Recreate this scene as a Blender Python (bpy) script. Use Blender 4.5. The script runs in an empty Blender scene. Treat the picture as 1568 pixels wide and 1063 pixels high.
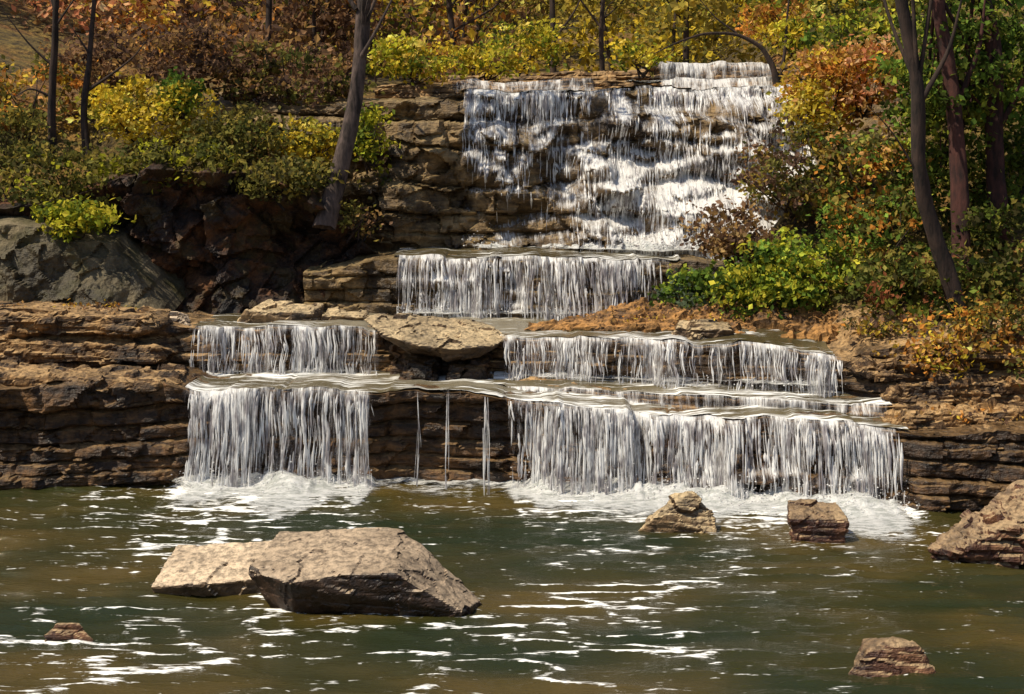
import bpy, math, random
import numpy as np
from mathutils import Vector
R = np.random.default_rng(7)
random.seed(7)
scene = bpy.context.scene

# ------------------------------------------------------------------ noise
def _h(i, j, k, s):
    n = (i.astype(np.int64)*374761393 + j.astype(np.int64)*668265263 + k.astype(np.int64)*2147483647 + s*974634777) & 0xffffffff
    n = ((n ^ (n >> 13))*1274126177) & 0xffffffff
    n = ((n ^ (n >> 16))*2246822519) & 0xffffffff
    n = n ^ (n >> 15)
    return (n & 0xffffff)/float(0xffffff)
def vn(x, y, z=0.0, s=0):
    flat = np.isscalar(z)
    x, y, z = np.broadcast_arrays(np.asarray(x, float), np.asarray(y, float), np.asarray(z, float))
    i, j, k = np.floor(x), np.floor(y), np.floor(z)
    u, v, w = x-i, y-j, z-k
    u = u*u*(3-2*u); v = v*v*(3-2*v); w = w*w*(3-2*w)
    r = 0
    for a in (0, 1):
        for b in (0, 1):
            for c in ((0,) if flat else (0, 1)):
                r = r + _h(i+a, j+b, k+c, s)*(u if a else 1-u)*(v if b else 1-v)*(1 if flat else (w if c else 1-w))
    return r
def fbm(x, y, z=0.0, o=4, s=0):
    r = 0; a = .5; f = 1.0; t = 0
    for q in range(o):
        zz = z if np.isscalar(z) else np.asarray(z)*f
        r = r + a*vn(np.asarray(x)*f, np.asarray(y)*f, zz, s+q*13); t += a; a *= .5; f *= 2.03
    return r/t - .5
def cells(x, y, z=None, s=0):
    """planar chips: every Voronoi cell gets its own level and tilt"""
    three = z is not None
    x = np.asarray(x, float); y = np.asarray(y, float); z = np.asarray(z, float) if three else x*0
    i, j, k = np.floor(x), np.floor(y), np.floor(z)
    d1 = np.full(x.shape, 9.); d2 = np.full(x.shape, 9.); val = np.zeros(x.shape)
    for a in (-1, 0, 1):
        for b in (-1, 0, 1):
            for c in ((-1, 0, 1) if three else (0,)):
                I, J, K = i+a, j+b, k+c
                px, py = I+_h(I, J, K, s), J+_h(I, J, K, s+1); pz = K+_h(I, J, K, s+2) if three else 0*x
                dd = (x-px)**2+(y-py)**2+(z-pz)**2
                v = _h(I, J, K, s+3)-.5+(x-px)*(_h(I, J, K, s+4)-.5)*1.6+(y-py)*(_h(I, J, K, s+5)-.5)*1.6+((z-pz)*(_h(I, J, K, s+6)-.5)*1.6 if three else 0)
                m = dd < d1
                d2 = np.where(m, d1, np.minimum(d2, dd)); val = np.where(m, v, val); d1 = np.where(m, dd, d1)
    return val, np.sqrt(d2)-np.sqrt(d1)
def sst(a, b, x):
    t = np.clip((np.asarray(x, float)-a)/(b-a), 0, 1); return t*t*(3-2*t)

# ------------------------------------------------------------------ materials
def newmat(name):
    m = bpy.data.materials.new(name); m.use_nodes = True
    nt = m.node_tree; nt.nodes.clear()
    out = nt.nodes.new('ShaderNodeOutputMaterial')
    return m, nt, nt.nodes, nt.links, out
def ramp(N, stops, interp='LINEAR'):
    r = N.new('ShaderNodeValToRGB'); e = r.color_ramp; e.interpolation = interp
    while len(e.elements) < len(stops): e.elements.new(.5)
    for el, (p, c) in zip(e.elements, stops):
        el.position = p; el.color = (c[0], c[1], c[2], 1) if not isinstance(c, (int, float)) else (c, c, c, 1)
    return r
def noise(N, L, vec, scale, det=4, rough=.6, dist=0.0):
    n = N.new('ShaderNodeTexNoise'); n.inputs['Scale'].default_value = scale
    n.inputs['Detail'].default_value = det; n.inputs['Roughness'].default_value = rough
    n.inputs['Distortion'].default_value = dist
    L.new(vec, n.inputs['Vector']); return n
def mapping(N, L, vec, sc):
    m = N.new('ShaderNodeMapping'); m.inputs['Scale'].default_value = sc; L.new(vec, m.inputs['Vector']); return m.outputs[0]
def mth(N, L, op, a, b=None, clamp=False):
    m = N.new('ShaderNodeMath'); m.operation = op; m.use_clamp = clamp
    for i, v in enumerate((a, b)):
        if v is None: continue
        if isinstance(v, (int, float)): m.inputs[i].default_value = v
        else: L.new(v, m.inputs[i])
    return m.outputs[0]
def mixc(N, L, fac, a, b, bt='MIX'):
    m = N.new('ShaderNodeMix'); m.data_type = 'RGBA'; m.blend_type = bt
    if isinstance(fac, (int, float)): m.inputs[0].default_value = fac
    else: L.new(fac, m.inputs[0])
    for idx, v in ((6, a), (7, b)):
        if isinstance(v, tuple): m.inputs[idx].default_value = (v[0], v[1], v[2], 1)
        else: L.new(v, m.inputs[idx])
    return m.outputs[2]

def rock_mat(name, dark, mid, light, rough=.7, top=None, moss=None, strata=9.0, bump=.7, tlo=.5, thi=.85, cover=.25):
    m, nt, N, L, out = newmat(name)
    tc = N.new('ShaderNodeTexCoord'); g = N.new('ShaderNodeNewGeometry')
    n1 = noise(N, L, tc.outputs['Object'], 1.1, 5, .65, .5)
    n2 = noise(N, L, mapping(N, L, tc.outputs['Object'], (1.4, 1.4, strata)), 1.0, 5, .68)
    n3 = noise(N, L, tc.outputs['Object'], 11, 4, .75)
    s = mth(N, L, 'ADD', mth(N, L, 'MULTIPLY', n1.outputs[0], .46), mth(N, L, 'MULTIPLY', n2.outputs[0], .34))
    s = mth(N, L, 'ADD', s, mth(N, L, 'MULTIPLY', n3.outputs[0], .20))
    r = ramp(N, [(.42, dark), (.5, mid), (.59, light)]); L.new(s, r.inputs[0])
    col = r.outputs[0]
    if top:  # paler dry tops; the colour also paints in sunlit tops over shaded fronts
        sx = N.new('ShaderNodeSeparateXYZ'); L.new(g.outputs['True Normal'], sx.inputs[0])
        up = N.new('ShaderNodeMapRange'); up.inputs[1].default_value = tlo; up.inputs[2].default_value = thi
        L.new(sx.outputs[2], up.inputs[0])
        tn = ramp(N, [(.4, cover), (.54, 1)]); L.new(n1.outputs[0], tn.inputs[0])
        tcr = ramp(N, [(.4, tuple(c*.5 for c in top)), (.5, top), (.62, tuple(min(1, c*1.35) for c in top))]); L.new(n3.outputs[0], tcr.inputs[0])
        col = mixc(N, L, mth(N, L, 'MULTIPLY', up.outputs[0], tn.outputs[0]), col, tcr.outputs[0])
    if moss:
        mn = noise(N, L, tc.outputs['Object'], 1.7, 4, .7)
        mr = ramp(N, [(.5, 0), (.6, 1)]); L.new(mn.outputs[0], mr.inputs[0])
        col = mixc(N, L, mth(N, L, 'MULTIPLY', mr.outputs[0], .75), col, moss)
    b = N.new('ShaderNodeBsdfPrincipled'); L.new(col, b.inputs['Base Color'])
    rr = ramp(N, [(.4, rough*.6), (.6, min(1, rough*1.15))]); L.new(n1.outputs[0], rr.inputs[0])
    L.new(rr.outputs[0], b.inputs['Roughness'])
    hb = mth(N, L, 'ADD', n2.outputs[0], mth(N, L, 'MULTIPLY', n3.outputs[0], .7))
    bp = N.new('ShaderNodeBump'); bp.inputs['Strength'].default_value = bump; bp.inputs['Distance'].default_value = .12
    L.new(hb, bp.inputs['Height']); L.new(bp.outputs[0], b.inputs['Normal'])
    L.new(b.outputs[0], out.inputs[0]); return m

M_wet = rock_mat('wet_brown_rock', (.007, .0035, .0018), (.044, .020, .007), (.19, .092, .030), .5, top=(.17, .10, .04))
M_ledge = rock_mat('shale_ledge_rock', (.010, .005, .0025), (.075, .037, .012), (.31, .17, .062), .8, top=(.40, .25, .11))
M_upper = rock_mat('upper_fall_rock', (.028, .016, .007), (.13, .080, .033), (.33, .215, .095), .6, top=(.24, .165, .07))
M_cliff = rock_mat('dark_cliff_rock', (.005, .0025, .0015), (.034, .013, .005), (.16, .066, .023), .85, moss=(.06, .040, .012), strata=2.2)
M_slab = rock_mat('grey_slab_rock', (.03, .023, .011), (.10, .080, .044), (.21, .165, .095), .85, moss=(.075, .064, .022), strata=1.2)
M_boulder = rock_mat('boulder_rock', (.008, .004, .002), (.026, .012, .005), (.07, .034, .014), .6, top=(.40, .30, .20), strata=3, bump=.45, tlo=.5, thi=.72, cover=.75)  # pale top over near-black sides: sunlit top and shaded front put into colour
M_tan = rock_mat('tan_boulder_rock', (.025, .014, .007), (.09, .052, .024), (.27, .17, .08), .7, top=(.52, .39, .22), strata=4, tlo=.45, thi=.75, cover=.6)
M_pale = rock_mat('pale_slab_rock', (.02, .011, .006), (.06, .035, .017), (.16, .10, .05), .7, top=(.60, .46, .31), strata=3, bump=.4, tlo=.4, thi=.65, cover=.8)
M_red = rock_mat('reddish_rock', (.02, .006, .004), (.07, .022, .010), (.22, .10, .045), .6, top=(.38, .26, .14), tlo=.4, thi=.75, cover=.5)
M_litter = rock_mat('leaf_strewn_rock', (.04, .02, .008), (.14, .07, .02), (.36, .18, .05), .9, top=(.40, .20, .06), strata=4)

def ground_mat():
    m, nt, N, L, out = newmat('leaf_litter_ground')
    tc = N.new('ShaderNodeTexCoord')
    n1 = noise(N, L, tc.outputs['Object'], .35, 4, .6); n2 = noise(N, L, tc.outputs['Object'], 5, 5, .8)
    r1 = ramp(N, [(.38, (.08, .055, .018)), (.5, (.24, .16, .035)), (.62, (.30, .14, .035))]); L.new(n1.outputs[0], r1.inputs[0])
    r2 = ramp(N, [(.4, (.2, .18, .15)), (.6, (1.1, 1.1, 1.0))]); L.new(n2.outputs[0], r2.inputs[0])
    c = mixc(N, L, 1.0, r1.outputs[0], r2.outputs[0], 'MULTIPLY')
    b = N.new('ShaderNodeBsdfPrincipled'); L.new(c, b.inputs['Base Color']); b.inputs['Roughness'].default_value = .95
    bp = N.new('ShaderNodeBump'); bp.inputs['Strength'].default_value = .9; bp.inputs['Distance'].default_value = .15
    L.new(n2.outputs[0], bp.inputs['Height']); L.new(bp.outputs[0], b.inputs['Normal'])
    L.new(b.outputs[0], out.inputs[0]); return m
M_ground = ground_mat()

def leaf_mat():
    m, nt, N, L, out = newmat('leaves')
    a = N.new('ShaderNodeAttribute'); a.attribute_name = 'Col'
    d = N.new('ShaderNodeBsdfDiffuse'); L.new(a.outputs[0], d.inputs[0])
    t = N.new('ShaderNodeBsdfTranslucent'); L.new(a.outputs[0], t.inputs[0])
    mx = N.new('ShaderNodeMixShader'); mx.inputs[0].default_value = .42
    L.new(d.outputs[0], mx.inputs[1]); L.new(t.outputs[0], mx.inputs[2]); L.new(mx.outputs[0], out.inputs[0]); return m
M_leaf = leaf_mat()
def bark_mat(name, c1, c2):
    m, nt, N, L, out = newmat(name)
    tc = N.new('ShaderNodeTexCoord')
    n = noise(N, L, mapping(N, L, tc.outputs['Object'], (14, 14, 3)), 1.0, 5, .7)
    n0 = noise(N, L, tc.outputs['Object'], 2.2, 3, .6)
    r = ramp(N, [(.4, c1), (.6, c2)])
    L.new(mth(N, L, 'ADD', mth(N, L, 'MULTIPLY', n.outputs[0], .55), mth(N, L, 'MULTIPLY', n0.outputs[0], .45)), r.inputs[0])
    b = N.new('ShaderNodeBsdfPrincipled'); L.new(r.outputs[0], b.inputs['Base Color']); b.inputs['Roughness'].default_value = .9
    bp = N.new('ShaderNodeBump'); bp.inputs['Strength'].default_value = .8; bp.inputs['Distance'].default_value = .03
    L.new(n.outputs[0], bp.inputs['Height']); L.new(bp.outputs[0], b.inputs['Normal'])
    L.new(b.outputs[0], out.inputs[0]); return m
M_bark = bark_mat('grey_bark', (.014, .009, .007), (.13, .09, .075))
M_bark2 = bark_mat('dark_bark', (.012, .007, .005), (.06, .035, .025))
M_bark3 = bark_mat('red_brown_bark', (.015, .006, .005), (.09, .03, .022))

def white_water(N, L, colsock, alpha=None, hsock=None, bdist=.08):
    d = N.new('ShaderNodeBsdfPrincipled'); L.new(colsock, d.inputs['Base Color']); d.inputs['Roughness'].default_value = .35
    t = N.new('ShaderNodeBsdfTranslucent'); L.new(colsock, t.inputs[0])
    if hsock is not None:
        bp = N.new('ShaderNodeBump'); bp.inputs['Strength'].default_value = .8; bp.inputs['Distance'].default_value = bdist
        L.new(hsock, bp.inputs['Height']); L.new(bp.outputs[0], d.inputs['Normal'])
    mx = N.new('ShaderNodeMixShader'); mx.inputs[0].default_value = .3
    L.new(d.outputs[0], mx.inputs[1]); L.new(t.outputs[0], mx.inputs[2])
    if alpha is None: return mx.outputs[0]
    tr = N.new('ShaderNodeBsdfTransparent'); m2 = N.new('ShaderNodeMixShader')
    L.new(alpha, m2.inputs[0]); L.new(tr.outputs[0], m2.inputs[1]); L.new(mx.outputs[0], m2.inputs[2]); return m2.outputs[0]
def fall_mat():
    m, nt, N, L, out = newmat('falling_water')
    uv = N.new('ShaderNodeUVMap'); uv.uv_map = 'UVMap'
    a = N.new('ShaderNodeAttribute'); a.attribute_name = 'dens'
    v1 = mapping(N, L, uv.outputs[0], (3.0, .7, 1)); v2 = mapping(N, L, uv.outputs[0], (12, 1.3, 1)); v3 = mapping(N, L, uv.outputs[0], (44, 5, 1))
    n1 = noise(N, L, v1, 1.0, 3, .6, .3); n2 = noise(N, L, v2, 1.0, 4, .7, .25); n3 = noise(N, L, v3, 1.0, 3, .7)
    s = mth(N, L, 'ADD', mth(N, L, 'MULTIPLY', n1.outputs[0], .34), mth(N, L, 'MULTIPLY', n2.outputs[0], .38))
    s = mth(N, L, 'ADD', s, mth(N, L, 'MULTIPLY', n3.outputs[0], .28))
    s = mth(N, L, 'ADD', s, mth(N, L, 'MULTIPLY', a.outputs['Fac'], .3))
    r = ramp(N, [(.52, .0), (.57, .18), (.635, .5), (.70, 1)]); L.new(s, r.inputs[0])
    c = ramp(N, [(.55, (.46, .42, .42)), (.67, (.96, .95, .93))]); L.new(s, c.inputs[0])
    L.new(white_water(N, L, c.outputs[0], r.outputs[0], s), out.inputs[0]); return m
M_fall = fall_mat()
def foam_mat():
    m, nt, N, L, out = newmat('white_water_foam')
    tc = N.new('ShaderNodeTexCoord'); a = N.new('ShaderNodeAttribute'); a.attribute_name = 'dens'
    n = noise(N, L, mapping(N, L, tc.outputs['Object'], (1, 2.2, 1)), 4.5, 5, .8)
    s = mth(N, L, 'ADD', n.outputs[0], a.outputs['Fac'])
    r = ramp(N, [(.72, 0), (.92, 1)]); L.new(s, r.inputs[0])
    c = ramp(N, [(.42, (.55, .57, .54)), (.55, (.96, .96, .94))]); L.new(n.outputs[0], c.inputs[0])
    L.new(white_water(N, L, c.outputs[0], r.outputs[0], n.outputs[0], .08), out.inputs[0]); return m
M_foam = foam_mat()
def drop_mat():
    m, nt, N, L, out = newmat('white_water_drops')
    tc = N.new('ShaderNodeTexCoord'); n = noise(N, L, mapping(N, L, tc.outputs['Object'], (7, 7, 2.5)), 1, 3)
    r = ramp(N, [(.40, (.38, .35, .36)), (.54, (.95, .94, .92))]); L.new(n.outputs[0], r.inputs[0])
    L.new(white_water(N, L, r.outputs[0]), out.inputs[0]); return m
M_drop = drop_mat()
def water_mat(name, cols, streak=(1.2, 5, 1), lo=.6, hi=.68, fine=(5, 16, 1), rough=.05, foam_glint=(.95, .95, .92)):
    m, nt, N, L, out = newmat(name)
    tc = N.new('ShaderNodeTexCoord'); a = N.new('ShaderNodeAttribute'); a.attribute_name = 'dens'
    n1 = noise(N, L, mapping(N, L, tc.outputs['Object'], (.16, .3, 1)), 1.0, 3, .6)
    n2 = noise(N, L, mapping(N, L, tc.outputs['Object'], streak), 1.0, 4, .65, .4)
    n3 = noise(N, L, mapping(N, L, tc.outputs['Object'], fine), 1.0, 3, .6)
    r = ramp(N, [(.4, cols[0]), (.5, cols[1]), (.6, cols[2])]); L.new(n1.outputs[0], r.inputs[0])
    b = N.new('ShaderNodeBsdfPrincipled'); L.new(r.outputs[0], b.inputs['Base Color'])
    b.inputs['Roughness'].default_value = rough; b.inputs['IOR'].default_value = 1.36
    bp = N.new('ShaderNodeBump'); bp.inputs['Strength'].default_value = .6; bp.inputs['Distance'].default_value = .04
    L.new(n3.outputs[0], bp.inputs['Height']); L.new(bp.outputs[0], b.inputs['Normal'])
    f = N.new('ShaderNodeBsdfPrincipled'); f.inputs['Base Color'].default_value = (*foam_glint, 1); f.inputs['Roughness'].default_value = .5  # white foam; on the pool it also paints the sun glints
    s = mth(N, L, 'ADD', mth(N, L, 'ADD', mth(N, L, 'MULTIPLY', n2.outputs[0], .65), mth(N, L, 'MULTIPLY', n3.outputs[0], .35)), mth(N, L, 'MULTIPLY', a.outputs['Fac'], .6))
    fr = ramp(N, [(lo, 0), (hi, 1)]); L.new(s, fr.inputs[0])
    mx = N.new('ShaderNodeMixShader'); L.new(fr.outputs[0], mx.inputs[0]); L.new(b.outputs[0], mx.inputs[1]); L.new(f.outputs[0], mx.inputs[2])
    L.new(mx.outputs[0], out.inputs[0]); return m
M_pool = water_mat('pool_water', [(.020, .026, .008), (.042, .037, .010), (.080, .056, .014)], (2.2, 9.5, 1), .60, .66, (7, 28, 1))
M_stream = water_mat('stream_water', [(.07, .055, .025), (.13, .105, .055), (.24, .21, .15)], (.9, 11, 1), .56, .66, (3, 22, 1), .15)

# ------------------------------------------------------------------ mesh helpers
def grid_obj(name, P, mat, dens=None, uv=None, smooth=True):
    nu, nv = P.shape[:2]
    idx = np.arange(nu*nv).reshape(nu, nv)
    f = np.stack([idx[:-1, :-1], idx[1:, :-1], idx[1:, 1:], idx[:-1, 1:]], -1).reshape(-1, 4)
    me = bpy.data.meshes.new(name); me.from_pydata(P.reshape(-1, 3).tolist(), [], f.tolist())
    me.materials.append(mat)
    if dens is not None:
        at = me.attributes.new('dens', 'FLOAT', 'POINT'); at.data.foreach_set('value', dens.reshape(-1).astype(np.float32))
    if uv is not None:
        ul = me.uv_layers.new(name='UVMap'); ul.data.foreach_set('uv', uv.reshape(-1, 2)[f.reshape(-1)].reshape(-1).astype(np.float32))
    me.polygons.foreach_set('use_smooth', [smooth]*len(f))
    o = bpy.data.objects.new(name, me); scene.collection.objects.link(o); return o

class MB:
    def __init__(s): s.v = []; s.f = []; s.m = []; s.c = []; s.sm = []; s.n = 0
    def add(s, V, F, mi=0, col=None, smooth=False):
        V = np.asarray(V, float); F = np.asarray(F, int)
        s.v.append(V); s.f += (F+s.n).tolist(); s.m += [mi]*len(F); s.sm += [smooth]*len(F)
        if col is None: col = np.full((len(V), 3), .5)
        s.c.append(col); s.n += len(V)
    def tube(s, pts, rad, sides=8, mi=0, seed=0):
        pts = np.asarray(pts, float); rad = np.asarray(rad, float)
        t = np.arange(len(pts)); m = max(8, len(pts)*4); tt = np.linspace(0, len(pts)-1, m)
        P = np.stack([np.interp(tt, t, pts[:, k]) for k in range(3)], 1)
        for _ in range(2): P[1:-1] = (P[:-2]+2*P[1:-1]+P[2:])/4
        rr = np.interp(tt, t, rad)
        T = np.gradient(P, axis=0); T /= np.linalg.norm(T, axis=1)[:, None]+1e-9
        up = np.array([.3, 1, .1]); A = np.cross(T, up); A /= np.linalg.norm(A, axis=1)[:, None]+1e-9; B = np.cross(T, A)
        a = np.linspace(0, 2*np.pi, sides, endpoint=False)
        V = P[:, None, :]+(rr[:, None, None]*(1+.12*np.sin(3*a+seed)[None, :, None]))*(np.cos(a)[None, :, None]*A[:, None, :]+np.sin(a)[None, :, None]*B[:, None, :])
        if sides > 6: V = V+(fbm(V[..., 0]*4, V[..., 1]*4, V[..., 2]*2, 3, 5)*rr[:, None]*.7)[..., None]
        idx = np.arange(m*sides).reshape(m, sides); nx = np.roll(idx, -1, 1)
        F = np.stack([idx[:-1], nx[:-1], nx[1:], idx[1:]], -1).reshape(-1, 4)
        s.add(V.reshape(-1, 3), F, mi, None, True)
    def leaves(s, C, size, col, mi=1, upb=.4):
        n = len(C)
        if n == 0: return
        nr = R.normal(size=(n, 3)); nr /= np.linalg.norm(nr, axis=1)[:, None]; nr[:, 2] = nr[:, 2]+upb; nr[:, 1] -= .25
        nr /= np.linalg.norm(nr, axis=1)[:, None]
        a = np.cross(nr, R.normal(size=(n, 3))); a /= np.linalg.norm(a, axis=1)[:, None]; b = np.cross(nr, a)
        l = size*(.5+.8*R.random(n))[:, None]; w = l*(.5+.3*R.random(n))[:, None]
        V = np.stack([C-a*l*.5, C+b*w*.5+nr*l*.08, C+a*l*.5, C-b*w*.5+nr*l*.08], 1).reshape(-1, 3)
        s.add(V, np.arange(4*n).reshape(n, 4), mi, np.repeat(col, 4, 0))
    def cloud(s, c, r, ncl, per, clr, size, pal, mi=1, lo=.35, flat=.6):
        c = np.array(c); r = np.array(r)
        d = R.normal(size=(ncl, 3)); d /= np.linalg.norm(d, axis=1)[:, None]
        rad = lo+(1-lo)*R.random(ncl)**.6
        cc = c+d*r*rad[:, None]
        pal = np.array(pal)
        ci = R.integers(0, len(pal), ncl)
        cnt = R.integers(max(2, int(per*.4)), int(per*1.6), ncl)
        rep = np.repeat(np.arange(ncl), cnt)
        C = cc[rep]+R.normal(size=(len(rep), 3))*clr*np.array([1, 1, flat])*(.6+.8*R.random(ncl))[rep][:, None]
        base = pal[ci]*(.55+.8*R.random((ncl, 1)))
        col = base[rep]*(.7+.55*R.random((len(rep), 1)))
        sw = R.random(len(rep)) < .2
        col[sw] = pal[R.integers(0, len(pal), sw.sum())]
        s.leaves(C, size, np.clip(col*1.15, 0, .9), mi)
        return cc
    def build(s, name, mats):
        V = np.concatenate(s.v); me = bpy.data.meshes.new(name); me.from_pydata(V.tolist(), [], s.f)
        for m in mats: me.materials.append(m)
        me.polygons.foreach_set('material_index', s.m); me.polygons.foreach_set('use_smooth', s.sm)
        col = np.concatenate(s.c); col = np.concatenate([col, np.ones((len(col), 1))], 1).astype(np.float32)
        at = me.attributes.new('Col', 'FLOAT_COLOR', 'POINT'); at.data.foreach_set('color', col.reshape(-1))
        o = bpy.data.objects.new(name, me); scene.collection.objects.link(o); return o

# ------------------------------------------------------------------ rock strata
def prot(x, z, thick, amp, s):
    zz = z/thick+2.2*vn(z*1.1/thick*.45, s*1.7, 0, s)+1.1*fbm(x*.4, z*.5, 0, 4, s)
    l = np.floor(zz); fr = zz-l
    wdt = .4+1.8*_h(l, l*0, l*0, s+3)
    q = x/wdt+7*_h(l, l*0+1, l*0, s)+.5*fbm(x*2, z*3, 0, 3, s)
    b = np.floor(q); bf = q-b
    p = amp*(.9*_h(l, l*0+5, l*0, s)+.6*_h(l, b, l*0, s+9))
    soft = .35+.65*vn(x*.9, z*1.4, 0, s+44)
    p = p-soft*amp*.5*np.exp(-(np.minimum(fr, 1-fr)/.09)**2)-soft*amp*.2*np.exp(-(np.minimum(bf, 1-bf)*wdt/.03)**2)
    cv, ce = cells(x*2.1+.4*fbm(x, z, 0, 2, 1), z*3.3, None, s)
    p = p+amp*.5*cv+amp*1.1*fbm(x*1.1, z*1.4, 0, 4, s)+.07*fbm(x*6, z*9, 0, 4, s)
    return p

class Tier:
    def __init__(s, keys, thick, amp, seed, big=0.0, ly=.75, lz=.2):
        s.k = np.array(keys, float); s.th = thick; s.amp = amp; s.seed = seed; s.big = big; s.ly = ly; s.lz = lz
    def at(s, x, c): return np.interp(x, s.k[:, 0], s.k[:, c])
    def lipz(s, x):
        q = x*1.15+s.seed*.37+.4*fbm(x*2.1, 1.7, 0, 2, s.seed)
        step = _h(np.floor(q), np.floor(q)*0, np.floor(q)*0, s.seed+7)-.5       # broken slabs of differing height
        e = sst(0, .08, q-np.floor(q))*sst(1, .92, q-np.floor(q))
        return s.at(x, 4)+s.lz*fbm(x*1.3, s.seed*.7, 0, 4, s.seed)+.45*s.lz*step*e
    def lipy(s, x): return s.at(x, 3)+s.ly*fbm(x*.9, 4.3, 0, 5, s.seed+2)
    def face(s, x, v):
        zb, zl = s.at(x, 2), s.lipz(x)
        yb, yl = s.at(x, 1), s.lipy(x)
        z = zb+(zl-zb)*v
        y = yb+(yl-yb)*v-prot(x, z, s.th, s.amp, s.seed)
        if s.big:
            e = np.sin(np.pi*np.clip(v, 0, 1))**.7
            cv, _ = cells(x*.9+z*.3, z*1.3, None, s.seed+50)
            y = y-s.big*(2*fbm(x*.9, z*1.3, 0, 3, s.seed+4)+.7*cv)*e
        return y, z
    def build(s, name, mat, nx, nf, nt):
        x = np.linspace(s.k[0, 0], s.k[-1, 0], nx)[:, None]
        v = np.linspace(0, 1, nf)[None, :]
        X = np.broadcast_to(x, (nx, nf)); y, z = s.face(X, v)
        t = np.linspace(0, 1, nt+1)[None, 1:]
        Xt = np.broadcast_to(x, (nx, nt))
        ylip = y[:, -1:]; zl = z[:, -1:]
        yt = ylip+(s.at(Xt, 5)-ylip)*t; zt = zl+(s.at(Xt, 6)-zl)*t
        cv, _ = cells(Xt*1.2, yt*1.8, None, s.seed+70)
        zt = zt+(.10*fbm(Xt*1.3, yt*2.2, 0, 4, s.seed+6)+.05*cv+.04*fbm(Xt*6, yt*6, 0, 3, s.seed))*sst(0, .2, t)
        P = np.stack([np.concatenate([X, Xt], 1), np.concatenate([y, yt], 1), np.concatenate([z, zt], 1)], -1)
        return grid_obj(name, P, mat, smooth=False)
    def fall(s, name, x0, x1, densf, nx, nf, back=.8, off=.05, kick=.14, seed=0, amp=.035):
        x = np.linspace(x0, x1, nx)[:, None]
        nb = 8
        v = np.linspace(1, 0, nf)[None, :]
        X = np.broadcast_to(x, (nx, nf)); y, z = s.face(X, v)
        yl, zl = y[:, :1], z[:, :1]
        drop = zl-z
        yp = yl-(kick*(.6+.9*vn(X*2, 0, 0, seed)))*np.sqrt(np.maximum(drop, 0))
        yy = np.minimum(yp, y)-off
        ys = yy.copy()
        for _ in range(2): ys[:, 1:-1] = (ys[:, :-2]+ys[:, 1:-1]+ys[:, 2:])/3; ys[1:-1] = (ys[:-2]+ys[1:-1]+ys[2:])/3
        yy = np.minimum(ys, y-.02)
        yy = yy-amp*(vn(X*9, drop*.9, 0, seed+1)+.6*vn(X*24, drop*2.5, 0, seed+2)-.8)
        slope = -np.gradient(yy, axis=1)/np.maximum(np.gradient(-z, axis=1), .004)
        zz = z+.02; zz[:, :3] += np.array([.03, .02, .01])
        tb = np.linspace(1, 0, nb, endpoint=False)[None, :]
        Xb = np.broadcast_to(x, (nx, nb)); yb = yl-off+back*tb; zb = zl+.05+.02*fbm(Xb*3, yb*3, 0, 2, seed)
        P = np.stack([np.concatenate([Xb, X], 1), np.concatenate([yb, yy], 1), np.concatenate([zb, zz], 1)], -1)
        dd = np.sqrt((np.diff(P, axis=1)[..., 1:]**2).sum(-1)); vv = np.concatenate([np.zeros((nx, 1)), dd.cumsum(1)], 1)
        vv = np.broadcast_to(vv.mean(0, keepdims=True), vv.shape)
        ux = P[..., 0]+seed*3.7+.10*fbm(P[..., 0]*1.5, vv*1.0, 0, 2, seed+3)
        h = np.concatenate([np.broadcast_to(1+0*tb, Xb.shape), np.broadcast_to(v, X.shape)], 1)
        D = densf(P[..., 0], h)
        D[:, nb:] = D[:, nb:]+.34*np.clip(slope-.25, -.4, .8)
        D[:, :nb] -= .1+.7*tb**.8
        D[:, nb:nb+2] += .08
        e = np.minimum(sst(0, .25, P[..., 0]-x0), sst(0, .25, x1-P[..., 0])); D = D-.5*(1-e)
        return grid_obj(name, P, M_fall, dens=D, uv=np.stack([ux, vv], -1))
    def strands(s, mb, x0, x1, n, densf, wid=(.004, .022), kick=.14, ln=(.1, .5), seed=0, wob=.035, thr=.62):
        x = R.uniform(x0, x1, n); va = np.where(R.random(n) < .22, 1.0, R.random(n)); vb = np.maximum(0, va-R.uniform(ln[0], ln[1], n))
        keep = densf(x, (va+vb)/2) > R.random(n)*thr+.02
        x, va, vb = x[keep], va[keep], vb[keep]; n = len(x); k = 7
        if n == 0: return
        tt = np.linspace(0, 1, k)[None, :]
        v = va[:, None]+(vb-va)[:, None]*tt
        X = x[:, None]+wob*2*fbm(x[:, None]*1.5, v*3, 0, 2, seed+30)+R.normal(size=(n, 1))*.02*tt
        y, z = s.face(X, v); y1, z1 = s.face(X, v*0+1)
        yp = y1-(kick*(.6+.9*vn(X*2, 0, 0, seed)))*np.sqrt(np.maximum(z1-z, 0))
        y = np.minimum(yp, y)
        y[:, 1:-1] = (y[:, :-2]+y[:, 1:-1]+y[:, 2:])/3
        y = y-.06-R.random((n, 1))*.05
        w = (wid[0]+(wid[1]-wid[0])*R.random((n, 1))**2.4)*np.sin(.3+(np.pi*.95-.3)*tt)*(.5+1.0*R.random((n, k)))
        V = np.stack([np.stack([X-w, y+w*.6, z], -1), np.stack([X, y-w*.5, z], -1), np.stack([X+w, y+w*.6, z], -1)], 2).reshape(-1, 3)
        idx = np.arange(n*k*3).reshape(n, k, 3)
        F = np.concatenate([np.stack([idx[:, :-1, c], idx[:, 1:, c], idx[:, 1:, c+1], idx[:, :-1, c+1]], -1).reshape(-1, 4) for c in (0, 1)])
        mb.add(V, F, 0, None, True)

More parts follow.
